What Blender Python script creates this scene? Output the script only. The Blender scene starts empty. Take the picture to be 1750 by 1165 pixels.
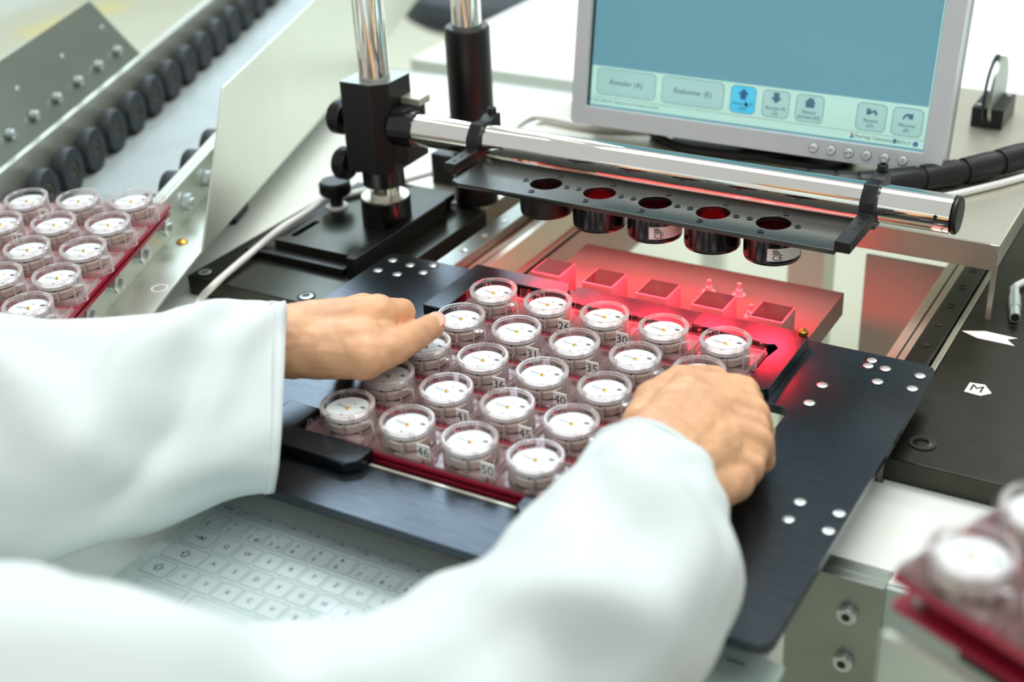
import bpy, bmesh, math, random
from mathutils import Vector, Matrix, Euler, noise
random.seed(7)
S = 0.001            # everything below is written in millimetres
Z0 = 900.0           # height of the dial plane above the room floor (mm)
sc = bpy.context.scene
C = sc.collection
def W(x, y, z): return Vector((x*S, y*S, (z+Z0)*S))

# ------------------------------------------------------------------ camera
cam = bpy.data.cameras.new('camera'); camo = bpy.data.objects.new('camera', cam); C.objects.link(camo)
right = Vector((0.86608371, 0.49810313, -0.04233527)); down = Vector((0.20286028, -0.42759756, -0.88091318)); fwd = Vector((-0.45688807, 0.75435641, -0.47138063))
m = Matrix((right, -down, -fwd)).transposed().to_4x4()
m.translation = W(428.62, -747.70, 488.50)
camo.matrix_world = m
cam.sensor_width = 36.0; cam.sensor_fit = 'HORIZONTAL'; cam.lens = 36.0*2350.63/1750.0
cam.clip_start = 0.02; cam.clip_end = 60
cam.dof.use_dof = True; cam.dof.focus_distance = 1.06; cam.dof.aperture_fstop = 4.0
sc.camera = camo

# ------------------------------------------------------------------ world, lights, exposure
wd = bpy.data.worlds.new('world'); sc.world = wd; wd.use_nodes = True
bg = wd.node_tree.nodes['Background']; bg.inputs[0].default_value = (0.955, 1.0, 0.985, 1); bg.inputs[1].default_value = 0.72
def area(name, loc, size, power, col, rot=(0, 0, 0)):
    l = bpy.data.lights.new(name, 'AREA'); l.shape = 'RECTANGLE'; l.size, l.size_y = size; l.energy = power; l.color = col
    o = bpy.data.objects.new(name, l); C.objects.link(o); o.location = W(*loc); o.rotation_euler = rot; return o
area('ceiling_panel_light', (-50, 650, 1750), (1.6, 0.7), 36, (0.96, 1.0, 0.97))
area('ceiling_panel_light', (800, -700, 1750), (1.6, 0.7), 12, (0.96, 1.0, 0.97))
area('ceiling_panel_light', (-1900, 2400, 1750), (1.0, 2.2), 75, (0.70, 0.87, 1.0), (0, 0, math.radians(38)))
area('ceiling_panel_light', (900, 2600, 1750), (1.6, 0.7), 25, (0.96, 1.0, 0.97))
vs = sc.view_settings; vs.view_transform = 'Standard'; vs.look = 'None'; vs.gamma = 1.0; vs.use_curve_mapping = False; vs.exposure = -0.28
sc.cycles.transparent_max_bounces = 40
sc.cycles.max_bounces = 10

# ------------------------------------------------------------------ materials
def lin(h):
    h = h.lstrip('#'); v = [int(h[i:i+2], 16)/255 for i in (0, 2, 4)]
    return tuple((c/12.92 if c <= .04045 else ((c+.055)/1.055)**2.4) for c in v)+(1,)
MATS = {}
def mat(name, col, rough=.5, metal=0., var=.06, scale=60., bump=0., spec=.5, stretch=None, trans=0., emit=None, estr=0., sss=0., coat=0.):
    M = bpy.data.materials.new(name); M.use_nodes = True; MATS[name] = M
    nt = M.node_tree; b = nt.nodes['Principled BSDF']; c = lin(col) if isinstance(col, str) else col
    b.inputs['Roughness'].default_value = rough; b.inputs['Metallic'].default_value = metal
    b.inputs['Specular IOR Level'].default_value = spec; b.inputs['Transmission Weight'].default_value = trans
    b.inputs['Coat Weight'].default_value = coat
    if sss:
        b.inputs['Subsurface Weight'].default_value = sss; b.inputs['Subsurface Radius'].default_value = (.008, .003, .0015); b.inputs['Subsurface Scale'].default_value = 1.0
    tc = nt.nodes.new('ShaderNodeTexCoord'); mp = nt.nodes.new('ShaderNodeMapping'); nz = nt.nodes.new('ShaderNodeTexNoise')
    mp.inputs['Scale'].default_value = stretch or (1, 1, 1); nz.inputs['Scale'].default_value = scale; nz.inputs['Detail'].default_value = 4
    nt.links.new(tc.outputs['Object'], mp.inputs[0]); nt.links.new(mp.outputs[0], nz.inputs[0])
    rp = nt.nodes.new('ShaderNodeValToRGB'); rp.color_ramp.elements[0].position = .3; rp.color_ramp.elements[1].position = .7
    rp.color_ramp.elements[0].color = tuple(x*(1-var) for x in c[:3])+(1,); rp.color_ramp.elements[1].color = tuple(min(1, x*(1+var)) for x in c[:3])+(1,)
    nt.links.new(nz.outputs[0], rp.inputs[0]); nt.links.new(rp.outputs[0], b.inputs['Base Color'])
    if bump:
        bp = nt.nodes.new('ShaderNodeBump'); bp.inputs['Strength'].default_value = bump; bp.inputs['Distance'].default_value = .0005
        nt.links.new(nz.outputs[0], bp.inputs['Height']); nt.links.new(bp.outputs[0], b.inputs['Normal'])
    if emit:
        b.inputs['Emission Color'].default_value = lin(emit) if isinstance(emit, str) else emit; b.inputs['Emission Strength'].default_value = estr
    return M
def clear(name, tint, blend=.22, body=.35, bodycol=(.95, .93, .93, 1), base=.0):
    M = bpy.data.materials.new(name); M.use_nodes = True; nt = M.node_tree; nt.nodes.clear(); MATS[name] = M
    out = nt.nodes.new('ShaderNodeOutputMaterial'); tr = nt.nodes.new('ShaderNodeBsdfTransparent'); gl = nt.nodes.new('ShaderNodeBsdfGlossy'); df = nt.nodes.new('ShaderNodeBsdfTranslucent'); d2 = nt.nodes.new('ShaderNodeBsdfDiffuse')
    lw = nt.nodes.new('ShaderNodeLayerWeight'); lw.inputs[0].default_value = blend; m1 = nt.nodes.new('ShaderNodeMixShader'); m2 = nt.nodes.new('ShaderNodeMixShader'); m3 = nt.nodes.new('ShaderNodeMixShader')
    tr.inputs[0].default_value = tint; gl.inputs['Roughness'].default_value = .06; df.inputs[0].default_value = bodycol; d2.inputs[0].default_value = bodycol
    m3.inputs[0].default_value = .5; nt.links.new(df.outputs[0], m3.inputs[1]); nt.links.new(d2.outputs[0], m3.inputs[2])
    m2.inputs[0].default_value = body; nt.links.new(gl.outputs[0], m2.inputs[1]); nt.links.new(m3.outputs[0], m2.inputs[2])
    ad = nt.nodes.new('ShaderNodeMath'); ad.operation = 'ADD'; ad.use_clamp = True; ad.inputs[1].default_value = base; nt.links.new(lw.outputs['Fresnel'], ad.inputs[0]); nt.links.new(ad.outputs[0], m1.inputs[0]); nt.links.new(tr.outputs[0], m1.inputs[1]); nt.links.new(m2.outputs[0], m1.inputs[2]); nt.links.new(m1.outputs[0], out.inputs[0])
    return M
mat('floor', '#d9d6bf', .55, var=.04, scale=2.0, bump=.02)
mat('wall', '#e6e9e6', .8, var=.02, scale=3)
mat('table', '#edf1ea', .42, var=.015, scale=8)
mat('table_edge', '#b9c6c2', .5, var=.03, scale=10)
mat('black_anod', '#42484e', .27, metal=.92, var=.18, scale=55, bump=.03, stretch=(1, 14, 14), spec=.6)
mat('black_satin', '#3d3e36', .28, metal=.85, var=.12, scale=40, bump=.015, spec=.6)
mat('black_plain', '#060607', .38, var=.1, scale=80)
mat('black_gloss', '#0a0a0b', .14, var=.1, scale=80, spec=.6)
mat('black_plastic', '#0b0c0d', .42, var=.15, scale=120, bump=.05)
mat('rubber', '#20262b', .55, var=.12, scale=90)
mat('steel', '#cdc9ba', .34, metal=.75, var=.05, scale=30, bump=.02, stretch=(1, 20, 1))
mat('steel_grey', '#9aa19a', .38, metal=.9, var=.08, scale=16, bump=.02, stretch=(1, 6, 1))
mat('sheet', '#cfd2c6', .36, metal=.75, var=.04, scale=9)
mat('aluminium', '#d8ddd8', .42, metal=.6, var=.05, scale=12)
mat('bed_grey', '#aab3b2', .5, metal=.35, var=.08, scale=7)
mat('guide_grey', '#767d74', .34, metal=.85, var=.1, scale=10)
mat('lens_plate', '#565855', .22, metal=.9, var=.1, scale=40, stretch=(1, 12, 1))
mat('shelf_steel', '#80736f', .4, metal=.6, var=.06, scale=16)
mat('dark_red_glass', '#1e0407', .1, var=.15, scale=40, spec=.5)
mat('zinc', '#cdd6d5', .36, metal=.8, var=.1, scale=80)
mat('chrome', '#f2efe8', .045, metal=1, var=.02, scale=8, bump=.0)
mat('brass', '#b98f3d', .3, metal=1, var=.1, scale=200)
mat('gold', '#d9a93f', .25, metal=1, var=.1, scale=300)
mat('crimson', '#a02038', .22, var=.08, scale=30, spec=.6)
mat('clear_red', '#b0142a', .2, var=.05, scale=40)
mat('dial', '#dfe5e6', .45, var=.01, scale=80)
mat('cream_ring', '#f3f1e8', .4, var=.03, scale=120)
mat('beige_ring', '#d8cec2', .45, var=.05, scale=120)
mat('dark_mark', '#2a2622', .5, var=.1, scale=200)
mat('hand_grey', '#5c5c5e', .35, metal=.6, var=.05, scale=200)
mat('label_white', '#f1f0ec', .6, var=.02, scale=90)
mat('ink', '#141416', .6, var=.05, scale=200)
mat('ink_soft', '#2c3d4a', .6, var=.05, scale=200)
mat('red_lens_dim_glow', '#3c0309', .08, var=.1, scale=60, emit='#a00010', estr=.6)  # weak emission stands in for LED light caught by the glass
mat('red_lens_glow', '#6a040c', .08, var=.1, scale=60, emit='#ff1020', estr=2.0)  # same glass, stronger emission standing in for brighter LED light
mat('led_red', '#ff2030', .4, var=.02, scale=60, emit='#ff1428', estr=6)
mat('block_side', '#8a8482', .45, var=.03, scale=60)
mat('mirror_dark', '#6a5a57', .09, metal=1., var=.15, scale=40)
mat('bezel', '#c9d0d4', .38, var=.015, scale=60)
mat('bezel_side', '#8d928f', .42, var=.03, scale=60)
mat('button', '#e3e4e4', .3, var=.02, scale=90)
mat('screen_blue', '#35606f', .18, var=.01, scale=6, emit='#7ab8c6', estr=.62)
mat('screen_pale', '#5d7f7a', .18, var=.01, scale=6, emit='#c2f0e2', estr=.85)
mat('screen_button', '#557a7a', .18, var=.01, scale=6, emit='#b2e0da', estr=.76)
mat('screen_cyan', '#257a98', .18, var=.01, scale=6, emit='#4fd0f5', estr=.8)
mat('screen_line', '#56788a', .3, var=.01, scale=6)
mat('screen_icon', '#5583a0', .3, var=.03, scale=60)
mat('screen_deep', '#1e6fb0', .3, var=.03, scale=60)
mat('screen_orange', '#c07a3a', .3, var=.03, scale=60)
mat('glass_board', '#cfe0da', .16, var=.02, scale=7, coat=.6)
mat('key_face', '#ccdadc', .22, var=.02, scale=30)
mat('key_face_fn', '#c3cfda', .22, var=.02, scale=30)
mat('key_line', '#8e9bae', .4, var=.02, scale=30)
mat('cable_white', '#e9e7e2', .45, var=.03, scale=50)
mat('skin', '#dba67e', .46, var=.15, scale=45, bump=.12, sss=.12)
mat('nail', '#e9b3a2', .25, var=.03, scale=90)
mat('coat', '#d3dada', .75, var=.02, scale=25, bump=.04)
mat('hair', '#3a2a1e', .6, var=.2, scale=200)
mat('red_lit_steel', '#b7aaa4', .5, metal=.3, var=.05, scale=7)  # pink of the red LED light is put into the steel's base colour
mat('white_plastic', '#eceeea', .4, var=.02, scale=30)
mat('yellow_tape', '#e6d9a0', .6, var=.05, scale=8)
clear('clear_plastic', (.98, .95, .95, 1), blend=.15, body=.4, base=.025)
clear('clear_plate', (.98, .93, .93, 1), blend=.3, body=.75, bodycol=(.95, .86, .86, 1), base=.24)
clear('clear_rim', (.98, .95, .95, 1), blend=.22, body=.6, base=.13)

# ------------------------------------------------------------------ mesh builder (mm)
class MB:
    def __init__(self): self.v = []; self.f = []
    def add(self, vs, fs):
        n = len(self.v); self.v += [Vector(p) for p in vs]; self.f += [tuple(i+n for i in f) for f in fs]; return self
    def box(self, x0, x1, y0, y1, z0, z1, ch=0.):
        if ch <= 0:
            return self.add([(x, y, z) for z in (z0, z1) for y in (y0, y1) for x in (x0, x1)], [(0, 2, 3, 1), (4, 5, 7, 6), (0, 1, 5, 4), (2, 6, 7, 3), (0, 4, 6, 2), (1, 3, 7, 5)])
        b = bmesh.new(); bmesh.ops.create_cube(b, size=1, matrix=Matrix.LocRotScale(((x0+x1)/2, (y0+y1)/2, (z0+z1)/2), None, (x1-x0, y1-y0, z1-z0)))
        bmesh.ops.bevel(b, geom=b.edges[:], offset=ch, segments=2, profile=.6, affect='EDGES'); return self.bm(b)
    def bm(self, b, M=None):
        b.verts.index_update(); self.add([(M @ v.co if M else v.co.copy()) for v in b.verts], [[v.index for v in f.verts] for f in b.faces]); b.free(); return self
    def lathe(self, prof, c=(0, 0, 0), seg=32, ax='z', closed=True):
        vs = []; n = len(prof)
        for i in range(seg):
            a = 2*math.pi*i/seg; ca, sa = math.cos(a), math.sin(a)
            for r, h in prof:
                p = {'z': (r*ca, r*sa, h), 'x': (h, r*ca, r*sa), 'y': (r*sa, h, r*ca)}[ax]
                vs.append((p[0]+c[0], p[1]+c[1], p[2]+c[2]))
        fs = []
        for i in range(seg):
            j = (i+1) % seg
            for k in range(n if closed else n-1):
                l = (k+1) % n; fs.append((i*n+k, j*n+k, j*n+l, i*n+l))
        return self.add(vs, fs)
    def cyl(self, r, h0, h1, c=(0, 0, 0), seg=32, ax='z', ch=0., r2=None):
        r2 = r if r2 is None else r2
        pr = [(0.001, h0), (r-ch, h0), (r, h0+ch), (r2, h1-ch), (r2-ch, h1), (0.001, h1)] if ch else [(0.001, h0), (r, h0), (r2, h1), (0.001, h1)]
        return self.lathe(pr, c, seg, ax, closed=False)
    def prism(self, poly, z0, z1, ax='z', holes=()):
        b = bmesh.new()
        for loop in [poly]+list(holes):
            vv = [b.verts.new((p[0], p[1], z1)) for p in loop]
            for i in range(len(vv)): b.edges.new((vv[i], vv[(i+1) % len(vv)]))
        bmesh.ops.triangle_fill(b, edges=b.edges[:], use_beauty=True, use_dissolve=False, normal=(0, 0, 1))
        e = bmesh.ops.extrude_face_region(b, geom=b.faces[:])
        for g in e['geom']:
            if isinstance(g, bmesh.types.BMVert): g.co.z = z0
        bmesh.ops.recalc_face_normals(b, faces=b.faces[:])
        M = {'z': None, 'x': Matrix(((0, 0, 1, 0), (1, 0, 0, 0), (0, 1, 0, 0), (0, 0, 0, 1))), 'y': Matrix(((1, 0, 0, 0), (0, 0, -1, 0), (0, 1, 0, 0), (0, 0, 0, 1)))}[ax]
        return self.bm(b, M)
    def tube(self, pts, r, seg=12, caps=True):
        pts = [Vector(p) for p in pts]; n = len(pts); rs = r if isinstance(r, (list, tuple)) else [r]*n
        up = Vector((0, 0, 1)); vs = []; prev = None
        for i in range(n):
            t = (pts[min(i+1, n-1)]-pts[max(i-1, 0)]).normalized()
            if prev is None:
                a = t.orthogonal().normalized()
            else:
                a = (prev-t*prev.dot(t)).normalized()
            prev = a; b = t.cross(a)
            for k in range(seg):
                q = 2*math.pi*k/seg; vs.append(pts[i]+(a*math.cos(q)+b*math.sin(q))*rs[i])
        fs = [(i*seg+k, i*seg+(k+1) % seg, (i+1)*seg+(k+1) % seg, (i+1)*seg+k) for i in range(n-1) for k in range(seg)]
        if caps: fs += [tuple(range(seg))[::-1], tuple((n-1)*seg+k for k in range(seg))]
        return self.add(vs, fs)
    def mesh(self, name, off=(0, 0, 0), smooth=None):
        me = bpy.data.meshes.new(name); o = Vector(off)
        me.from_pydata([((p-o)*S) for p in self.v], [], self.f); me.update()
        b = bmesh.new(); b.from_mesh(me); bmesh.ops.recalc_face_normals(b, faces=b.faces[:]); b.to_mesh(me); b.free()
        if smooth is not None:
            for p in me.polygons: p.use_smooth = True
            me.set_sharp_from_angle(angle=math.radians(smooth))
        return me
def arc(cx, cy, r, a0, a1, n=8):
    return [(cx+r*math.cos(math.radians(a0+(a1-a0)*i/n)), cy+r*math.sin(math.radians(a0+(a1-a0)*i/n))) for i in range(n+1)]
def rrect(x0, x1, y0, y1, r, n=5):
    return arc(x1-r, y0+r, r, -90, 0, n)+arc(x1-r, y1-r, r, 0, 90, n)+arc(x0+r, y1-r, r, 90, 180, n)+arc(x0+r, y0+r, r, 180, 270, n)
def circ(cx, cy, r, n=32): return [(cx+r*math.cos(2*math.pi*i/n), cy+r*math.sin(2*math.pi*i/n)) for i in range(n)]
LOC = {}
def link(o, parent=None):
    C.objects.link(o)
    if parent is not None: o.parent = parent
    return o
def tag(o, label, cat, group=None):
    o['label'] = label; o['category'] = cat
    if group: o['group'] = group
    return o
def thing(name, label, cat, loc, rot=None, group=None):
    o = bpy.data.objects.new(name, None); o.empty_display_size = .02; link(o); o.location = W(*loc)
    if rot is not None: o.rotation_euler = rot
    LOC[o] = Vector(loc) if rot is None else Vector((0, 0, 0))
    return tag(o, label, cat, group)
def part(mb, name, m, parent, smooth=35, label=None, local=False, at=None, bevel=0.):
    off = Vector((0, 0, 0)) if (local or at is not None) else LOC.get(parent, Vector((0, 0, 0)))
    me = mb if isinstance(mb, bpy.types.Mesh) else mb.mesh(name, off, smooth)
    if not me.materials: me.materials.append(MATS[m])
    o = bpy.data.objects.new(name, me); link(o, parent); LOC[o] = off if at is None else Vector((0, 0, 0))
    if at is not None: o.location = Vector(at)*S
    if label: o['label'] = label
    if bevel:
        bv = o.modifiers.new('edge', 'BEVEL'); bv.width = bevel*S; bv.segments = 2; bv.limit_method = 'ANGLE'
    return o
def single(mb, name, m, label, cat, loc, group=None, smooth=35, bevel=0.):
    me = mb.mesh(name, loc, smooth); me.materials.append(MATS[m]); o = bpy.data.objects.new(name, me); link(o); o.location = W(*loc); LOC[o] = Vector(loc)
    if bevel:
        bv = o.modifiers.new('edge', 'BEVEL'); bv.width = bevel*S; bv.segments = 2; bv.limit_method = 'ANGLE'
    return tag(o, label, cat, group)
def struct(mb, name, m, smooth=35):
    me = mb.mesh(name, (0, 0, 0), smooth); me.materials.append(MATS[m]); o = bpy.data.objects.new(name, me); link(o); o.location = W(0, 0, 0); o['kind'] = 'structure'; LOC[o] = Vector((0, 0, 0)); return o
def copy_tree(o, parent=None):
    c = o.copy(); C.objects.link(c); c.parent = parent; LOC[c] = LOC.get(o, Vector((0, 0, 0)))
    for ch in list(o.children): copy_tree(ch, c)
    return c
TXT = {}
def text(body, size, bold=False):
    k = (body, size)
    if k not in TXT:
        cu = bpy.data.curves.new('lettering', 'FONT'); cu.body = body; cu.size = size*S*1.36; cu.align_x = 'CENTER'; cu.align_y = 'CENTER'; cu.resolution_u = 2
        if bold: cu.offset = size*S*.02
        o = bpy.data.objects.new('lettering', cu); C.objects.link(o)
        dg = bpy.context.evaluated_depsgraph_get(); me = bpy.data.meshes.new_from_object(o.evaluated_get(dg))
        bpy.data.objects.remove(o); TXT[k] = me
    return TXT[k]
def put_text(body, size, m, parent, at, rot=(0, 0, 0), name='lettering'):
    me = text(body, size)
    if not me.materials: me.materials.append(MATS[m])
    elif me.materials[0] != MATS[m]:
        me = me.copy(); me.materials[0] = MATS[m]
    o = bpy.data.objects.new(name, me); link(o, parent); o.location = Vector(at)*S; o.rotation_euler = rot; LOC[o] = Vector((0, 0, 0)); return o
# all lettering first, while the scene is still small
KROWS = [('num', ['§', '1', '2', '3', '4', '5', '6', '7', '8', '9', '0', "'"]), ('q', ['Q', 'W', 'E', 'R', 'T', 'Z', 'U', 'I', 'O', 'P']), ('a', ['A', 'S', 'D', 'F', 'G', 'H', 'J', 'K', 'L']), ('y', ['<', 'Y', 'X', 'C', 'V', 'B', 'N', 'M', ','])]
for row in KROWS:
    for k in row[1]: text(k, 4.2)
for i in range(1, 13): text('F%d' % i, 2.8)
text('Echap', 2.8)
for k in ['°', '+', '"', '*', 'ç', '%', '&', '/', '(', ')', '=', '?', '@', '#', '¦', '|', '¢', '>']: text(k, 3.4)
for k in ['26', '30', '31', '35', '36', '40', '41', '45', '46', '50', '5', '10', '15', '20']: text(k, 7.2)
for b_, s_ in [('Annuler (A)', 5.2), ('Etalonner (E)', 5.2), ('Avancer Pl', 3.3), ('(W)', 3.3), ('Reculer Pl', 3.3), ('(S)', 3.3), ('Retour', 3.3), ('plateau (H)', 3.3), ('(O)', 3.3), ('Mesurer', 3.3), ('(P)', 3.3), ('Pierluigi Casciotta', 3.3), ('BOLO', 3.3), ('16.01.2025 08:30:07  Déplacement du plateau terminé.', 2.5), ('i', 3.6), ('MENU', 1.7), ('▲/▼', 2.), ('AUTO', 1.9), ('A/V', 2.), ('M', 10.), ('CE', 5.)]: text(b_, s_)

# ------------------------------------------------------------------ the room
FL = -Z0
struct(MB().box(-4200, 4200, -3200, 4600, FL-40, FL), 'floor', 'floor')
struct(MB().box(-4200, 4200, 4600, 4700, FL, 1900), 'wall_back', 'wall')
struct(MB().box(-4300, -4200, -3200, 4600, FL, 1900), 'wall_left', 'wall')
struct(MB().box(4200, 4300, -3200, 4600, FL, 1900), 'wall_right', 'wall')
single(MB().box(-3960, -3780, 2820, 3360, FL+.1, FL+1.2), 'floor_tape', 'yellow_tape', 'pale yellow tape strip on the cream floor at far left', 'tape', (-3870, 3090, FL+.1))

# ------------------------------------------------------------------ benches
TT = -64.0
bench = thing('work_bench', 'white topped work bench carrying the measuring machine', 'bench', (0, 300, FL))
part(MB().box(-900, -250, -620, 745, TT-25, TT), 'bench_top', 'table', bench, bevel=1.5)
part(MB().box(-250, 228, -620, -115, TT-25, TT), 'bench_top', 'table', bench, bevel=1.5)
part(MB().prism([(226, -42), (700, -42), (700, 745), (233, 745), (233, 66), (226, 66)], TT-25, TT), 'bench_top', 'table', bench, bevel=.8)
part(MB().box(-250, 228, 640, 745, TT-25, TT), 'bench_top', 'table', bench, bevel=1.5)
part(MB().box(-900, 700, 745, 752, TT-60, TT), 'bench_rail', 'table_edge', bench)
for x, y in ((-870, -590), (-870, 700), (660, 0), (660, 700), (-220, -590), (200, -590)):
    part(MB().box(x-22, x+22, y-22, y+22, FL, TT-25), 'leg', 'aluminium', bench, bevel=2)
part(MB().box(269, 700, -46, -42, TT-140, TT-1), 'front_apron', 'table_edge', bench)
br = part(MB().box(178, 269, -50, -42.1, TT-110, TT+1).box(178, 269, -42.1, -30, TT+.1, TT+1), 'corner_bracket', 'steel_grey', bench, bevel=.8, label='stainless corner bracket with two socket screws')
for z in (-89, -128):
    q = part(MB().cyl(6.5, -56, -50, (248, 0, z), 20, 'y', .8), 'bracket_screw', 'zinc', br); part(MB().cyl(3, -56.3, -55.9, (248, 0, z), 6, 'y'), 'screw_socket', 'ink', br)
part(MB().box(-330, -200, 610, 735, TT, TT+2.5), 'grey_plate', 'steel_grey', bench, bevel=.5)
b2 = thing('side_bench', 'second white bench standing behind the machine bench', 'bench', (300, 1500, FL))
part(MB().box(-653, 1900, 800, 1900, TT-25, TT), 'bench_top', 'table', b2, bevel=1.5)
for x in (-620, 1860):
    for y in (835, 1865): part(MB().box(x-22, x+22, y-22, y+22, FL, TT-25), 'leg', 'aluminium', b2, bevel=2)
st = thing('stool', 'round black padded stool beyond the second bench', 'stool', (-1190, 1930, FL))
part(MB().lathe([(.01, -340), (185, -340), (212, -322), (214, -295), (195, -272), (.01, -262)], (-1190, 1930, 0), 40, closed=False), 'seat', 'rubber', st)
part(MB().cyl(22, FL+60, -338, (-1190, 1930, 0), 20), 'pole', 'chrome', st)
for i in range(5):
    a = i*1.2566; part(MB().tube([(-1190, 1930, FL+75), (-1190+230*math.cos(a), 1930+230*math.sin(a), FL+40)], [20, 12]), 'foot', 'black_plastic', st)
    part(MB().cyl(20, -12, 12, (-1190+230*math.cos(a), 1930+230*math.sin(a), FL+20), 16, 'x'), 'castor', 'rubber', st)

# ------------------------------------------------------------------ machine bed: base plates, rails
def capscrew(parent, x, y, z, r=6.2, m='zinc'):
    q = part(MB().lathe([(r, 0), (r, 1.4), (r*.62, 1.8), (r*.55, -.4), (.01, -.4)], (x, y, z-1.2), 20, closed=False), 'socket_screw', m, parent)
    part(MB().lathe([(r*1.35, 0), (r*1.35, .5), (r*1.02, .5), (r*1.02, 0)], (x, y, z-.2), 20), 'counterbore', 'ink', parent); return q
bl = thing('machine_base_plate', 'black machine base plate under the vertical chrome post', 'machine base', (-337, 350, TT))
part(MB().box(-425, -250, 88, 335, TT, -45), 'plate', 'black_satin', bl, bevel=.8)
for x, y in ((-414, 100), (-296, 100)): capscrew(bl, x, y, -44.5)
part(MB().box(-405, -290, 148, 333, -45, -38), 'riser', 'black_plain', bl, bevel=.6)
part(MB().prism(rrect(-380, -284, 162, 332, 1.5), -38, -30, holes=[rrect(-371, -364, 175, 215, 3.4)]), 'slotted_plate', 'black_satin', bl, bevel=.5)
part(MB().box(-284, -274, 146, 300, -45, -24), 'side_ridge', 'black_plain', bl, bevel=.8)
part(MB().box(-362, -250, 335.2, 472, TT, -43), 'bright_plate', 'steel', bl, bevel=.5)
part(MB().box(-338, -300, 372, 402, -43, -10), 'stop_block', 'black_plain', bl, bevel=1)
brp = thing('machine_base_plate', 'black machine base plate bearing the white arrow and letter M', 'machine base', (336, 350, TT))
part(MB().box(232, 440, 70, 640, TT, -45), 'plate', 'black_satin', brp, bevel=.8)
capscrew(brp, 251, 98, -44.5, 7, 'black_satin')
ar = part(MB().prism([(233.5, 277.6), (250.2, 284.9), (275.9, 283.3), (269, 277.8), (276.7, 269.5), (247.6, 270.5)], -45, -44.6), 'arrow_sticker', 'label_white', brp)
ms = part(MB().prism([(259.4, 197.1), (270.3, 198.6), (277.7, 187.9), (271.1, 180.7), (258.8, 182)], -45, -44.6), 'letter_sticker', 'label_white', brp)
put_text('M', 10., 'ink', ms, Vector((266.3, 189.6, -44.4))-Vector((336, 350, TT)), (0, 0, math.radians(-2)))
def rail(sgn, label):
    t = thing('linear_rail', label, 'rail', (sgn*215, 340, -80))
    X = lambda a, b: (min(sgn*a, sgn*b), max(sgn*a, sgn*b))
    part(MB().box(*X(188, 205), 78, 640, -80, -52), 'inner_strip', 'steel', t, bevel=.5)
    part(MB().box(*X(206.5, 225), 78, 640, -80, -42), 'rail_body', 'black_satin' if sgn > 0 else 'steel_grey', t, bevel=1)
    part(MB().box(*X(226, 231), 78, 640, -80, -46), 'outer_strip', 'steel', t, bevel=.5)
    part(MB().box(*X(196, 197.2), 78, 640, -52, -51.6), 'seam', 'ink', t)
    part(MB().box(*X(205, 225.8), 78, 640, -84, -80), 'rail_foot', 'black_plain', t)
    for i in range(15): part(MB().lathe([(3.4, 0), (3.4, .6), (2.2, .4), (.01, .1)], (sgn*215.5, 85+i*38, -42.1), 14, closed=False), 'rail_screw', 'zinc' if sgn < 0 else 'black_plastic', t)
rail(1, 'steel linear guide rail between the carriage and the right base plate')
rail(-1, 'steel linear guide rail beside the left base plate below the carriage')
gb = thing('machine_chassis', 'pale sheet steel chassis below the moving carriage', 'chassis', (0, 300, -160))
part(MB().box(-190, -186, 60, 640, -160, -80), 'side_wall', 'red_lit_steel', gb)
part(MB().box(-250, -186, 60, 640, -88, -84.2), 'side_ledge', 'red_lit_steel', gb)
part(MB().box(186, 232, 60, 640, -88, -84.2), 'side_ledge', 'red_lit_steel', gb)
part(MB().box(112, 190, 420, 424, -260, -60), 'rear_panel', 'red_lit_steel', gb)
part(MB().box(-10, 30, 560, 600, FL, -100), 'support_post', 'aluminium', gb)
part(MB().box(-250, 226, 66, 76, -100, -84.2), 'cross_beam', 'black_plain', gb)

# ------------------------------------------------------------------ carriage plate with tray frame
PT = -20.0
ca = thing('carriage_plate', 'black brushed carriage plate holding the red tray', 'carriage', (0, 0, -30))
part(MB().prism(rrect(-247, 241, -183, 166, 10), PT-7, PT, holes=[rrect(-128, 128, -128, 20, 2), [(128.5, 20)]+arc(157, 26, 7, -90, 0, 5)+arc(157, 56, 7, 0, 90, 5)+[(128.5, 63)]]), 'plate', 'black_anod', ca, bevel=.7)
part(MB().box(-128, 128, 118, 140, PT-10, PT-7.1), 'tray_ledge', 'black_plain', ca)
part(MB().box(-128, 128, -128, -112, PT-10, PT-7.1), 'tray_ledge', 'black_plain', ca)
FT = -11.0
part(MB().prism([(-153, 161), (-153, 75), (-133, 75), (-133, 132)]+arc(-128, 136, 5, 180, 90, 4)+[(-57, 141), (-57, 150), (-63, 161)], PT, FT), 'corner_block', 'black_anod', ca, bevel=.8)
part(MB().prism([(57, 160), (57, 137)]+[(110, 132)]+arc(120, 137, 7, -80, 60, 6)[:3]+[(131, 128), (128, 110), (128, 64), (141, 64), (146, 69), (146, 154), (140, 160)], PT, FT), 'corner_block', 'black_anod', ca, bevel=.8)
part(MB().box(-57, 57, 138, 166, PT, -15.5), 'back_strip', 'black_anod', ca, bevel=.5)
part(MB().box(-56, 56, 126, 137.5, PT, PT+1), 'back_recess', 'black_plain', ca)
part(MB().prism([(-157, -95), (-157, -146), (-72, -146), (-64, -138), (-64, -122), (-129, -122), (-129, -95)], PT, FT), 'corner_block', 'black_anod', ca, bevel=1.5)
part(MB().prism([(157, -95), (157, -146), (64, -146), (56, -138), (56, -122), (129, -122), (129, -95)], PT, FT), 'corner_block', 'black_anod', ca, bevel=1.5)
part(MB().box(-63, 55, -130.5, -128, PT-3, PT+.6), 'bright_edge', 'steel', ca)
part(MB().lathe([(4.2, 0), (4.2, 2), (3, 3.4), (1.2, 4), (.01, 4)], (140, 158, FT), 18, closed=False), 'brass_stud', 'brass', ca)
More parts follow.
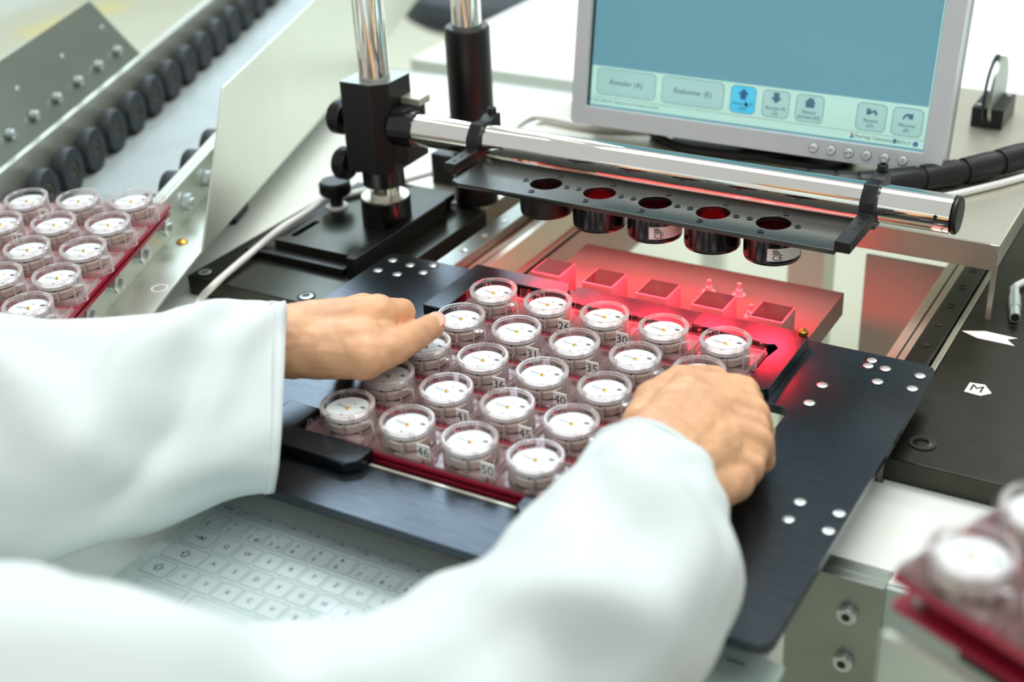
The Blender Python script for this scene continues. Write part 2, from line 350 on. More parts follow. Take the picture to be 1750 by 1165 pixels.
sc_mesh = MB().lathe([(3.9, -.4), (3.9, .25), (3.2, .7), (1.9, .95), (.01, 1.0)], (0, 0, 0), 18, closed=False).mesh('plate_screw', (0, 0, 0), 40)
rim_mesh = MB().lathe([(5.0, 0), (5.0, .25), (3.9, .25), (3.9, 0)], (0, 0, 0), 18).mesh('screw_rim', (0, 0, 0), 40)
for x, y in ((-236, 152), (-216, 150), (-197, 158), (-236, 129), (-216, 129.5), (-197, 142), (195, 155), (195, 146), (207.5, 147), (233, 147.5), (208, 126), (233, 127), (174, 104), (174, 76), (209, -43), (209, -64), (235, -44), (235, -64.5)):
    q = part(sc_mesh, 'plate_screw', 'zinc', ca, at=(x, y, PT+30)); part(rim_mesh, 'screw_rim', 'ink', q, at=(0, 0, 0))
part(MB().prism(rrect(190, 200, 139, 160, 4.9), PT, PT+.25), 'screw_slot', 'ink', ca)

# ------------------------------------------------------------------ capsules and trays
CZ = 14.6   # dial plane above a capsule's foot
def capsule(name):
    t = thing(name, 'x', 'capsule', (0, 0, 0), group=None)
    h = lambda z: z+CZ
    p = lambda mb, n, m, par, **k: part(mb, n, m, par, local=True, **k)
    cup = MB().lathe([(17.7, h(-12.5)), (18.8, h(-12.5)), (18.8, h(2.0)), (17.2, h(2.0)), (17.2, h(-6))], seg=40)
    for a in (45, 135, 225, 315):
        ar_ = math.radians(a); cup.cyl(1.9, h(-3), h(2.2), (16.2*math.cos(ar_), 16.2*math.sin(ar_), 0), 10, ch=.4)
    p(cup, 'cup', 'clear_plastic', t)
    p(MB().lathe([(16.7, h(2.2)), (16.6, h(3.4)), (17.2, h(4.1)), (18.6, h(4.1)), (19.3, h(3.3)), (19.3, h(1.4)), (18.8, h(1.2))], seg=40), 'lid_rim', 'clear_rim', t)
    d = p(MB().cyl(16.0, h(-2.6), h(-1.3), seg=40, ch=.3), 'dial', 'dial', t)
    p(MB().lathe([(1.5, h(-1.3)), (1.4, h(-.8)), (.8, h(-.5)), (.6, h(.6)), (.01, h(.9))], seg=14, closed=False), 'center_pin', 'gold', d)
    p(MB().box(-10.5, 1, -.14, .14, h(-.7), h(-.45)), 'second_hand', 'hand_grey', d).rotation_euler = (0, 0, math.radians(-7))
    p(MB().box(-1.6, 2, -.3, .3, h(-1.3), h(-1.15)).box(-1.9, 1.9, -1.2, -.8, h(-1.3), h(-1.15)).box(-1.9, 1.9, .7, 1.1, h(-1.3), h(-1.15)), 'date_window', 'dark_mark', d).location = Vector((8.6, 5.6, 0))*S
    for mx, my, mr in ((.5, -8.6, .8), (9.6, -2.6, .5), (.6, 7.4, .55)): p(MB().cyl(mr, h(-1.3), h(-1.15), (mx, my, 0), 10), 'marker', 'dark_mark', d)
    mv = p(MB().cyl(14.2, h(-5.3), h(-4.1), seg=32), 'movement', 'hand_grey', t)
    for a in (-150, -120, -75, -30): p(MB().box(-.7, .7, -1.8, 1.8, h(-5.3), h(-4.4)), 'movement_bridge', 'dark_mark' if a in (-150, -75) else 'gold', mv).location = Vector((14.6*math.cos(math.radians(a)), 14.6*math.sin(math.radians(a)), 0))*S
    p(MB().cyl(16.5, h(-4.1), h(-2.6), seg=40, ch=.4), 'dial_seat', 'dial', t)
    p(MB().cyl(16.9, h(-7.6), h(-5.3), seg=40, ch=.6), 'movement_ring', 'cream_ring', t)
    p(MB().cyl(16.3, h(-12), h(-7.6), seg=40), 'holder_ring', 'beige_ring', t)
    p(MB().cyl(15.4, h(-13), h(-12), seg=40), 'foot_ring', 'ink', t)
    bp = MB().prism(rrect(-23.8, 23.8, -20.5, 23.8, 2, 3), h(-14.6), h(-13.2))
    for i in range(4): bp.box(2, 23, -20.2+i*2.1, -19.3+i*2.1, h(-13.2), h(-11.6))
    for i in range(3): bp.box(-23, -10, 18+i*2, 18.8+i*2, h(-13.2), h(-12))
    p(bp, 'base_tile', 'clear_plate', t)
    fr = MB()
    for q in (-1, 1): fr.box(-23.6, 23.6, (23.3 if q > 0 else -20.1)-.4, (23.3 if q > 0 else -20.1)+.4, h(-13.2), h(-11.2)).box(q*23.3-.4, q*23.3+.4, -19.7, 23, h(-13.2), h(-10.5))
    for qx in (-1, 1):
        for qy in ((-1, 1) if qx < 0 else (1,)): fr.cyl(1.6, h(-13.2), h(-5.5), (qx*20.5, qy*20.5 if qy > 0 else -18, 0), 8, ch=.3).box(min(qx*14, qx*20), max(qx*14, qx*20), qy*17-.35, qy*17+.35, h(-13.2), h(-9))
    p(fr, 'tile_frame', 'clear_plastic', t)
    p(MB().box(8, 22.5, -20.2, -19.6, h(-13.2), h(-10)).box(7.6, 8.2, -20.2, -14, h(-13.2), h(-4)), 'clip_wall', 'clear_plastic', t)
    p(MB().box(13, 23.5, 20.5, 21.1, h(-13.2), h(-3)), 'clip_wall', 'clear_plastic', t)
    p(MB().box(-23.5, -15, -3, -2.4, h(-13.2), h(-4)), 'clip_wall', 'clear_plastic', t)
    return t
proto = capsule('watch_capsule')
def add_post(t): part(MB().lathe([(3.8, 1.4), (5.2, 1.4), (5.2, 14), (4.2, 15.6), (.01, 16), (.01, 14.4), (3.4, 14), (3.8, 13)], (23.5, -11.5, 0), 20, closed=False), 'clear_post', 'clear_plastic', t, local=True)
def add_label(t, s):
    c = part(MB().box(17.6, 28, -16.4, -15.7, 1.5, 12.9), 'number_card', 'label_white', t, local=True)
    put_text(s, 7.2, 'ink', c, (22.8, -16.5, 7.2), (math.radians(90), 0, 0), 'number')
proto_post = copy_tree(proto); add_post(proto_post)
ROWN = ['back row', 'second row', 'middle row', 'fourth row', 'front row']; COLN = ['first', 'second', 'third', 'fourth', 'fifth']
MLAB = {(0, 1): '26', (0, 2): '30', (1, 1): '31', (1, 2): '35', (2, 1): '36', (2, 2): '40', (3, 1): '41', (3, 2): '45', (4, 1): '46', (4, 2): '50'}
def tray(label, loc, rot, x0, x1, y0, y1, low=0.):
    t = thing('watch_tray', label, 'tray', loc, rot)
    p = lambda mb, n, m, **k: part(mb, n, m, t, local=True, **k)
    p(MB().prism(rrect(x0, x1, y0, y1, 3), 6.4, 9.4), 'top_plate', 'crimson', bevel=.4)
    p(MB().prism(rrect(x0+1, x1-1, y0+1, y1-1, 3), low, low+3), 'bottom_plate', 'crimson', bevel=.4)
    for x in (x0+10, x1-10):
        for y in (y0+10, y1-10, (y0+y1)/2): p(MB().cyl(3.5, low+3, 6.4, (x, y, 0), 14), 'spacer', 'zinc')
    return t
TB = -24.0   # underside of a tray relative to its dial plane
main_tray = tray('crimson tray of watch capsules gripped by both hands on the carriage', (0, 0, TB), (0, 0, 0), -125, 125, -121.5, 125)
used = [proto, proto_post]
def place(kind, label, M, x, y, group, num=None):
    src = proto_post if kind == 'post' else proto
    t = copy_tree(src); t.matrix_world = M @ Matrix.Translation(Vector((x, y, -CZ))*S)
    tag(t, label, 'capsule', group)
    if num: add_label(t, num)
    return t
MM = Matrix.Translation(W(0, 0, 0))
for r in range(5):
    for c in range(5):
        n = MLAB.get((r, c))
        lab = ('clear watch capsule with number card %s, %s, %s from left on gripped tray' % (n, ROWN[r], COLN[c])) if n else 'round clear watch capsule, %s, %s from left on the gripped tray' % (ROWN[r], COLN[c])
        place('post' if c in (0, 3, 4) else 'plain', lab, MM, (c-2)*50, (2-r)*50, 'capsules on the gripped tray', n)

# ------------------------------------------------------------------ left conveyor (own frame) with a second tray
R1 = Matrix.Rotation(math.radians(20.9), 4, 'Z') @ Matrix.Rotation(math.radians(1.37), 4, 'X')
CM = Matrix.Translation(W(-446, 57, 37.6)) @ R1
cv = thing('roller_conveyor', 'inclined wheel conveyor with black rubber wheels and sheet metal sides', 'conveyor', (-446, 57, 37.6), R1.to_euler())
P = lambda mb, n, m, par=cv, **k: part(mb, n, m, par, local=True, **k)
P(MB().box(-175, 12, -420, 1000, -74, -70.8), 'bed', 'bed_grey', bevel=.5)
P(MB().box(-178, -168, -420, 1000, -70.8, -10), 'side_rail', 'sheet', bevel=.5)
rr = P(MB().box(6, 10, -420, 1000, -70.8, -20).box(-3, 6, -420, 1000, -22, -19.5), 'side_rail', 'sheet', bevel=.4)
P(MB().box(10, 49, -420, 1000, -60, -57.5), 'side_flange', 'sheet', bevel=.3)
P(MB().prism([(17, -58), (126, 61), (1000, 50), (1000, -82), (560, -80)], 49, 51, ax='x'), 'guard_panel', 'sheet', bevel=.4)
whl = MB().lathe([(9.5, -7.5), (22, -7.5), (23.2, -6), (23.2, 6), (22, 7.5), (9.5, 7.5)], seg=32, ax='x').mesh('wheel', (0, 0, 0), 40)
hub = MB().lathe([(.01, 6.2), (3.2, 6.2), (3.2, 7.4), (5, 7.2), (9.6, 6.6), (9.6, -6.2), (.01, -6.2)], seg=24, ax='x', closed=False).mesh('wheel_hub', (0, 0, 0), 40); hub.materials.append(mat('hub_brown', '#4a4238', .4, metal=.5))
nut = MB().cyl(8.5, 0, 7, seg=6, ax='x', ch=.8).mesh('axle_nut', (0, 0, 0), 30); bolt = MB().lathe([(.01, 11), (2.6, 11), (4.2, 10.4), (4.4, 7)], seg=14, ax='x', closed=False).mesh('axle_end', (0, 0, 0), 40)
wash = MB().cyl(10.5, 0, 1, seg=24, ax='x').mesh('washer', (0, 0, 0), 30)
for i in range(-9, 15):
    y = 122+56.5*i
    for x in (-153, -15):
        w_ = P(whl, 'wheel', 'rubber', at=(x, y, -47.4)); P(hub, 'wheel_hub', 'hub_brown', w_, at=(0, 0, 0))
    y2 = 97+56.5*i-13
    n_ = P(nut, 'axle_nut', 'zinc', at=(11, y2, -38)); P(bolt, 'axle_end', 'zinc', n_, at=(0, 0, 0)); P(wash, 'washer', 'zinc', n_, at=(-1, 0, 0))
gl = P(MB().prism([(-173, -12), (-171, -14), (-225, 54), (-227, 52)], -442, -60, ax='y'), 'guide_panel', 'guide_grey', bevel=.3)
for i in range(7):
    y = 85+i*53
    P(MB().cyl(5, 0, 9, seg=12, ax='x', ch=1), 'guide_bolt', 'zinc', gl, at=(-187, y, 7))
    if i % 2 == 0: P(MB().cyl(4, 0, 3, seg=12, ax='x', ch=1), 'guide_bolt', 'zinc', gl, at=(-206, y+16, 28))
P(MB().lathe([(5.5, 0), (5.5, 1), (3.6, 2.6), (.01, 3)], (24, 36, -57.5), 16, closed=False), 'brass_screw', 'brass')
P(MB().lathe([(7.4, 0), (7.4, .25), (6.4, .25), (6.4, 0)], (38, -55, -57.5), 24), 'etched_ring', 'label_white')
for x in (-150, 0):
    for y in (-300, 200): P(MB().box(x-20, x+20, y-20, y+20, -106 if y > 0 else -94, -74), 'foot', 'black_plain')
TR = Matrix.Translation(W(-445.9, 57, 37.6)) @ Matrix.Rotation(math.radians(20.9), 4, 'Z') @ Matrix.Rotation(math.radians(1.37), 4, 'X') @ Matrix.Rotation(math.radians(-1.08), 4, 'Y')
lt = tray('crimson tray of watch capsules resting on the wheel conveyor', (0, 0, 0), (0, 0, 0), -225, 25, -225, 25); lt.matrix_world = TR @ Matrix.Translation(Vector((0, 0, TB))*S)
LN = ['nearest the wheels', 'second line from the wheels', 'third line from the wheels', 'fourth line from the wheels', 'fifth line from the wheels']
for r in range(5):
    for c in range(5):
        n = {(0, 2): '5', (1, 2): '10'}.get((r, c))
        num = {(0, 2): '5', (1, 2): '10'}.get((r, c))
        lab = 'conveyor tray capsule%s, %s, %s from crimson edge' % (' with number card '+num if num else '', LN[r], COLN[4-c])
        place('plain' if c in (2,) else 'post', lab, TR, (c-4)*50, -r*50, 'capsules on the conveyor tray', num)

# ------------------------------------------------------------------ foreground tray on the right
RT = Matrix.Translation(W(349, -244, 121.7)) @ Matrix.Rotation(math.radians(-24), 4, 'Z')
ft = tray('out of focus crimson tray in the lower right corner', (0, 0, 0), (0, 0, 0), -25, 225, -22, 225, low=-9.); ft.matrix_world = RT @ Matrix.Translation(Vector((0, 0, TB))*S)
for r in range(5):
    for c in range(5):
        place('post', 'blurred foreground tray capsule, %s from front, %s from its left edge' % (COLN[r], COLN[c]), RT, c*50, r*50, 'capsules on the foreground tray')
cs = thing('tray_support', 'pale sheet metal support with black foot under the foreground tray', 'support', (349, -244, 121.7), (0, 0, math.radians(-24)))
part(MB().prism([(-20, -40), (10, -36), (230, -36), (230, -185), (-20, -185)], 26, 30, ax='y'), 'guard_panel', 'sheet', cs, local=True)
part(MB().box(0, 220, 0, 220, -58, -33.2), 'tray_shelf', 'rubber', cs, local=True)
part(MB().box(20, 50, 30, 60, -185, -58), 'foot', 'black_plain', cs, local=True); part(MB().box(170, 200, 150, 180, -185, -58), 'foot', 'black_plain', cs, local=True)

# ------------------------------------------------------------------ red light blocks
lp = thing('light_block_shelf', 'thin steel shelf carrying five red lit light blocks', 'shelf', (0, 240, -48))
part(MB().box(-121, 127, 168, 305, -46.5, -45), 'shelf_plate', 'shelf_steel', lp)
part(MB().box(125.5, 127, 168, 305, -66, -46.5), 'shelf_flange', 'shelf_steel', lp)
part(MB().box(-121, 127, 303.5, 305, -66, -46.5), 'shelf_flange', 'shelf_steel', lp)
part(MB().box(-185.5, 185.5, 205, 235, -84, -66), 'cross_bar', 'black_plain', lp)
for x, y in ((22, 257), (48, 262), (28, 222), (72, 228)):
    q = part(MB().cyl(3.4, -43, -38.5, (x, y, 0), 6, ch=.4), 'stud_nut', 'zinc', lp); part(MB().cyl(6, -45, -43.6, (x, y, 0), 20), 'washer', 'zinc', q); part(MB().cyl(2, -43.6, -33, (x, y, 0), 12), 'stud', 'zinc', q)
for i in range(5):
    x = -100+50*i
    t = thing('light_block', '%s light block from the left with dark mirrored top' % ['first', 'second', 'third', 'fourth', 'fifth'][i], 'light block', (x, 200, -45), group='light blocks on the shelf')
    part(MB().box(x-14.5, x+14.5, 185, 215, -45, -20.6, 1.2), 'body', 'block_side', t)
    part(MB().box(x-12.8, x+12.8, 186.8, 213.2, -20.6, -20.0), 'mirror_top', 'dark_red_glass', t)

# ------------------------------------------------------------------ post with clamp, chrome tube, lens bar
po = thing('clamp_stand', 'black clamp block with knurled knobs on a vertical chrome post', 'clamp stand', (-305, 243, -30))
part(MB().cyl(14.2, -30, 420, (-305, 243, 0), 40), 'post', 'chrome', po)
part(MB().lathe([(14.3, -30), (24, -30), (24, -4), (23.2, -3), (14.3, -3)], (-305, 243, 0), 44), 'base_collar', 'black_gloss', po)
part(MB().lathe([(14.4, -3), (23, -3), (23, -2.4), (14.4, -2.4)], (-305, 243, 0), 44), 'collar_top', 'steel', po)
part(MB().lathe([(14.3, 10), (20, 10), (20, 26), (14.3, 26)], (-305, 243, 0), 40), 'lower_collar', 'black_gloss', po)
part(MB().prism([(-329, 221), (-296, 221), (-283, 233), (-283, 268), (-329, 268)], 26, 112, holes=[circ(-305, 243, 14.3, 32)]), 'clamp_block', 'black_plain', po, bevel=.8)
part(MB().prism([(-329, 221), (-296, 221), (-283, 233), (-283, 268), (-329, 268)], 112, 112.6, holes=[circ(-305, 243, 14.4, 32)]), 'block_top', 'steel_grey', po)
part(MB().box(-283, -268, 233, 268, 36, 88), 'tube_socket', 'black_plain', po, bevel=.8)
part(MB().cyl(17.2, -283, -258, (0, 240, 70), 36, 'x', .8), 'socket_sleeve', 'black_gloss', po)
part(MB().box(-283, -262, 250, 268, 88, 95), 'clamp_lug', 'steel', po, bevel=.8)
def knob(parent, c, ax, label=None):
    k = MB(); n = 28
    prof = []
    for i in range(n):
        a0 = 2*math.pi*i/n
    k.lathe([(6, 0), (14, 0), (15, 1.5), (15, 12), (13.5, 14), (.01, 14)], c, 40, ax, closed=False)
    kb = part(k, 'knob', 'black_plastic', parent)
    kn = MB()
    for i in range(n):
        a = 2*math.pi*i/n; rot = {'x': Matrix.Rotation(a, 4, 'X'), 'z': Matrix.Rotation(a, 4, 'Z')}[ax]
        b = bmesh.new(); bmesh.ops.create_cube(b, size=1, matrix=rot @ (Matrix.Translation((6.5, 0, 15)) @ Matrix.Diagonal((9.5, 1.9, 1.6, 1)) if ax == 'x' else Matrix.Translation((15, 0, 6.5)) @ Matrix.Diagonal((1.6, 1.9, 9.5, 1))))
        kn.bm(b, Matrix.Translation(c))
    part(kn, 'knurling', 'black_plastic', kb)
    return kb
for z in (70, 24):
    k = knob(po, (-340, 240, z), 'x'); k2 = part(MB().cyl(7, -341, -329, (0, 240, z), 20, 'x', .6), 'knob_shaft', 'black_gloss', po)
# flip outward: knobs point to -x
for o in [o for o in po.children if o.name.startswith('knob') and not o.name.startswith('knob_shaft')]:
    o.matrix_local = Matrix.Translation(Vector((-340+305, 0, 0))*S*2) @ Matrix.Diagonal((-1, 1, 1, 1))
tk = thing('thumb_screw', 'upright fluted black thumb screw on a white washer', 'thumb screw', (-372, 252, -30))
part(MB().lathe([(4, 0), (11, 0), (11, 2.2), (4, 2.2)], (-372, 252, -30), 28), 'washer', 'white_plastic', tk)
part(MB().cyl(6.5, -28, -16, (-372, 252, 0), 24), 'neck', 'black_plastic', tk)
knob(tk, (-372, 252, -16), 'z')
tb = thing('chrome_tube', 'horizontal polished chrome tube carrying the lens bar', 'tube', (-15, 240, 70))
part(MB().lathe([(12, -258), (15, -258), (15, 224), (12, 224)], (0, 240, 70), 48, 'x'), 'tube', 'chrome', tb)
part(MB().cyl(14.9, 224, 229, (0, 240, 70), 40, 'x', 1.5), 'end_cap', 'black_plastic', tb)
part(MB().cyl(1.6, -15.2, -14.7, (214, 240, 72), 12, 'y'), 'set_screw', 'ink', tb)
ps = thing('support_post', 'chrome post in a thick black sleeve behind the tube', 'post', (-271, 352, -43))
part(MB().cyl(14.2, 130, 420, (-271, 352, 0), 36), 'post', 'chrome', ps); part(MB().lathe([(14.3, -43), (22, -43), (22, 134), (20.5, 136), (14.3, 136)], (-271, 352, 0), 40), 'sleeve', 'black_plain', ps)
lb = thing('lens_bar', 'black lens holder bar clamped under the chrome tube', 'lens holder', (0, 195, 56))
part(MB().prism([(-178, 168), (-170, 163), (158, 163), (158, 226), (-178, 226)], 56, 60, holes=[circ(-100+50*i, 192.5, 13.4, 36) for i in range(5)]), 'holder_plate', 'lens_plate', lb, bevel=.4)
scw = MB().lathe([(2.6, 0), (2.6, .6), (1.6, .8), (1.3, .1), (.01, .1)], seg=14, closed=False).mesh('lens_screw', (0, 0, 0), 40)
for i in range(5):
    for dx, dy in ((-19.5, 0), (19.5, 0), (-3, -20), (3, 20)): part(scw, 'lens_screw', 'black_plastic', lb, at=(-100+50*i+dx, 192.5+dy-195, 60-56))
def clamp(x0, x1, yf):
    n = part(MB().prism([(y, z) for y, z in [(yf, 58), (yf, 67), (220, 67), (221, 76), (230, 88), (246, 86), (253, 89), (263, 89), (263, 76), (257, 62), (248, 52), (228, 52), (222, 58)]], x0, x1, ax='x', holes=[circ(240, 70, 15.05, 28)]), 'tube_clamp', 'black_plastic', lb, bevel=.7)
    xm = (x0+x1)/2; part(MB().lathe([(4.2, 89), (4.2, 94), (3.6, 94.6), (2, 94.6), (2, 92), (.01, 92)], (xm, 258, 0), 18, closed=False), 'clamp_bolt', 'black_plastic', n)
    for y in (192, 204): part(MB().cyl(1.7, 67, 67.25, (xm, y, 0), 12), 'arm_hole', 'ink', n)
clamp(-196, -184, 184); clamp(157, 169, 164)
for i in range(5):
    x = -100+50*i; y = 192.5
    t = thing('camera_lens', 'black round lens hanging under the bar, %s from the left' % ['first', 'second', 'third', 'fourth', 'fifth'][i], 'lens', (x, y, 34), group='lenses under the bar')
    zb = 36 if i == 0 else 33
    part(MB().lathe([(13.6, 56), (22.5, 56), (22.5, zb+3), (22, zb+2.4), (22.3, zb+1.6), (21.8, zb), (17, zb), (15.5, zb+3), (13.6, 50)], (x, y, 0), 44), 'barrel', 'black_plastic' if i == 0 else 'black_gloss', t)
    part(MB().cyl(13.5, 44, 45, (x, y, 0), 36), 'glass', 'red_lens_glow' if i in (1, 3) else 'red_lens_dim_glow', t)  # glass is no lamp; its glow imitates the red light inside the barrel
    part(MB().lathe([(15.6, zb+1.2), (20.5, zb+1.2), (20.5, zb-.4), (15.6, zb-.4)], (x, y, 0), 36), 'led_ring', 'led_red', t)
    if i in (2, 4):
        lbm = MB(); vs = []; a0, a1 = (-78, 5) if i == 2 else (-80, 0)
        for k in range(13):
            a = math.radians(a0+(a1-a0)*k/12); vs += [(x+22.75*math.cos(a), y+22.75*math.sin(a), zb+4.5), (x+22.75*math.cos(a), y+22.75*math.sin(a), zb+15)]
        lbm.add(vs, [(2*k, 2*k+2, 2*k+3, 2*k+1) for k in range(12)])
        st_ = part(lbm, 'lens_label', 'label_white', t)
        a = math.radians(a0+20); o = put_text('CE', 5., 'ink', st_, (22.95*math.cos(a), 22.95*math.sin(a), zb+7.3-34), (math.radians(90), 0, a+math.radians(90)))
        for j in range(3):
            a = math.radians(a0+18); part(MB().box(-3, 3-j, -.05, .05, 0, .7), 'label_print', 'ink', st_, at=(22.9*math.cos(a), 22.9*math.sin(a), zb+10.5+j*1.4-34)).rotation_euler = (0, 0, a+math.radians(90))
    L = bpy.data.lights.new('led_lamp', 'AREA'); L.shape = 'DISK'; L.size = .04; L.energy = 0.6; L.spread = 2.5; L.color = (1, .02, .04)
    lo = bpy.data.objects.new('led_lamp', L); link(lo, t); lo.location = Vector((0, 0, zb-1.2-34))*S; lo['label'] = 'red ring lamp'

# ------------------------------------------------------------------ hood behind the tube and what stands on it
hd = thing('steel_hood', 'brushed stainless hood over the rear of the machine', 'hood', (6, 500, -45))
part(MB().box(-236, 249, 305, 692, 20, 22), 'top_sheet', 'steel', hd, bevel=.8)
part(MB().prism([(-236, 22), (-236, 0), (249, 0), (249, 14)]+arc(241, 14, 8, 0, 90, 5), -306.5, -304.5, ax='y'), 'front_flange', 'steel', hd)
part(MB().box(247, 249, 306.5, 692, 2, 20), 'side_flange', 'steel', hd); part(MB().box(245, 249, 306.6, 309, -45, 2), 'leg', 'steel', hd); part(MB().box(245, 249, 680, 690, -45, 2), 'leg', 'steel', hd); part(MB().box(-236, -234, 420, 692, -45, 20), 'side_sheet', 'steel', hd)
mb_ = thing('disc_block', 'grey slotted disc standing in a black block on the hood', 'disc holder', (175, 600, 22))
part(MB().box(160, 190, 575, 630, 22, 42), 'block', 'black_plain', mb_, bevel=1)
part(MB().cyl(34, -1.4, 1.4, (178, 600, 52), 48, 'x'), 'disc', 'steel_grey', mb_); part(MB().lathe([(29, -3), (35, -3), (35, -1.2), (29, -1.2)], (174, 600, 52), 48, 'x'), 'disc_rim', 'rubber', mb_)
for x, y in ((165, 582), (185, 620)): part(MB().cyl(2.6, 42, 43, (x, y, 0), 14), 'block_screw', 'zinc', mb_)
path = [(60, 345, 33), (100, 352, 33), (135, 372, 33), (190, 424, 34), (236, 486, 36), (290, 545, 38)]
def smooth_path(pts, k=8):
    P_ = [Vector(p) for p in pts]; out = []
    for i in range(len(P_)-1):
        a, b, c, d = P_[max(i-1, 0)], P_[i], P_[i+1], P_[min(i+2, len(P_)-1)]
        for j in range(k):
            t = j/k; out.append(.5*((2*b)+(c-a)*t+(2*a-5*b+4*c-d)*t*t+(3*b-a-3*c+d)*t**3))
    return out+[P_[-1]]
cw = thing('spiral_cable_wrap', 'thick black cable bundle in spiral wrap lying on the hood', 'cable', (135, 372, 22))
sp = smooth_path(path, 12); part(MB().tube(sp, 10.2, 16), 'cable_core', 'ink', cw)
for i in range(0, len(sp)-6, 6): part(MB().tube(sp[i:i+6], [11.6]+[12]*4+[11.6], 18), 'wrap_turn', 'black_plastic', cw)
single(MB().tube(smooth_path([(110, 330, 25.5), (170, 365, 25.5), (215, 420, 25.5), (247, 470, 25.5)], 8), 3.2, 10), 'white_cable', 'cable_white', 'white cable lying beside the spiral wrapped bundle on the hood', 'cable', (170, 365, 22))
single(MB().tube(smooth_path([(-330, 520, -38), (-250, 430, 20), (-225, 425, 26), (-170, 420, 25.5), (-110, 440, 25.5), (-60, 470, 25.5)], 8), 3.2, 10), 'white_cable', 'cable_white', 'white cable running under the left end of the monitor', 'cable', (-200, 420, 22))
single(MB().tube(smooth_path([(-110, 425, 26), (-60, 400, 26), (10, 408, 26), (60, 440, 26)], 8), 4, 10), 'black_cable', 'black_plastic', 'black cable lying on the hood below the monitor', 'cable', (-60, 400, 22))
single(MB().tube(smooth_path([(330, 470, -20), (296, 440, -36), (268, 395, -40), (257, 372, -40), (256, 362, -40)], 8), 3.0, 10), 'grey_cable', 'cable_white', 'pale grey cable ending at the metal plug on the right', 'cable', (268, 395, -45))
pl = thing('cable_plug', 'round knurled silver plug lying on the right base plate', 'plug', (262, 335, -45))
d0 = Vector((256, 362, -40)); d1 = Vector((268, 308, -39.5)); ln = lambda t: d0.lerp(d1, t)
part(MB().tube([ln(0), ln(.3)], 4.2, 18), 'cable_end', 'zinc', pl); part(MB().tube([ln(.3), ln(.7)], 5.2, 12), 'grip', 'zinc', pl); part(MB().tube([ln(.7), ln(1)], 4.4, 18), 'nose', 'zinc', pl); part(MB().tube([ln(.98), ln(1.01)], 3.2, 18), 'socket', 'ink', pl)
wc = single(MB().tube(smooth_path([(-300, -60, -59), (-370, 20, -60), (-395, 66, -57), (-383, 76, -42), (-388, 103.5, -41), (-393, 148, -38), (-384, 177, -26.5), (-385.5, 215, -26.5), (-387, 250, -26.5), (-375, 275, -26.5), (-345, 330, -26.5), (-330, 360, -26.5)], 8), 3.3, 12), 'white_cable', 'cable_white', 'white cable crossing the left black base plate to the thumb screw', 'cable', (-390, 120, -45))

# ------------------------------------------------------------------ monitor
MR = Matrix.Rotation(math.radians(3.274), 4, 'Z') @ Matrix.Rotation(math.radians(-9.126), 4, 'X') @ Matrix.Rotation(math.radians(1.189), 4, 'Y')
mo = thing('monitor', 'silver framed flat monitor showing a measuring program', 'monitor', (-162.1, 390.7, 59.8), MR.to_euler())
Q = lambda mb, n, m, par=mo, **k: part(mb, n, m, par, local=True, **k)
def yprism(poly, y0, y1, holes=()): return MB().prism(poly, -y1, -y0, ax='y', holes=holes)
bz = Q(yprism(rrect(-15, 338, -18.5, 276, 5), -6, 14, holes=[rrect(-1, 321, -1, 258, .6, 1)]), 'bezel', 'bezel', bevel=.8)
Q(yprism(rrect(-14, 337, -17, 275, 5), 14, 40), 'rear_shell', 'bezel_side', bevel=1.5)
scn = Q(MB().box(-1, 321, 1, 3, -1, 258), 'screen', 'screen_blue', label='blue screen with a pale toolbar of rounded buttons')
Q(MB().box(2, 319.4, .6, 1, 1, 38.2), 'toolbar', 'screen_pale', scn)
Q(MB().box(318.6, 319.4, .6, 1, 38.2, 257), 'screen_border', 'screen_pale', scn); Q(MB().box(-1, 1.2, .2, 1, -1, 258), 'screen_shade', 'ink', scn); Q(MB().box(2, 319, .45, .6, 8.6, 8.9), 'status_line', 'screen_line', scn)
def ui(x0, x1, y0, y1, m):
    b = Q(yprism(rrect(x0, x1, y0, y1, 4.5), .35, .6), 'screen_button', m, scn); Q(yprism(rrect(x0, x1, y0, y1, 4.5), .3, .55, holes=[rrect(x0+.45, x1-.45, y0+.45, y1-.45, 4.1)]), 'button_outline', 'screen_line', b); return b
RX = (math.radians(90), 0, 0)
def ut(s, size, b, x, z, m='ink_soft'): put_text(s, size, m, b, (x, .2, z), RX)
b = ui(7.5, 67.5, 11.5, 36.5, 'screen_button'); ut('Annuler (A)', 5.2, b, 37.5, 24)
b = ui(74, 134.8, 11.3, 36.7, 'screen_button'); ut('Etalonner (E)', 5.2, b, 104.5, 24)
def poly_icon(par, pts, m='screen_icon'): Q(yprism(pts, .15, .3), 'button_icon', m, par)
b = ui(141.2, 165.4, 11.1, 36.3, 'screen_cyan'); ut('Avancer Pl', 3.3, b, 153.4, 20); ut('(W)', 3.3, b, 153.4, 15.4); poly_icon(b, [(150.6, 24), (156, 24), (156, 28.4), (158.6, 28.4), (153.4, 34), (148, 28.4), (150.6, 28.4)], 'screen_deep')
Q(yprism([(155.6, 23), (155.6, 17.6), (156.8, 18.6), (157.6, 16.8), (158.4, 17.1), (157.7, 19), (159.3, 19.2)], .1, .15), 'mouse_pointer', 'ink', b)
b = ui(171.8, 196.8, 11.3, 35.9, 'screen_button'); ut('Reculer Pl', 3.3, b, 184.4, 19.6); ut('(S)', 3.3, b, 184.4, 15); poly_icon(b, [(181.6, 34), (187, 34), (187, 29.4), (189.6, 29.4), (184.4, 24.2), (179, 29.4), (181.6, 29.4)])
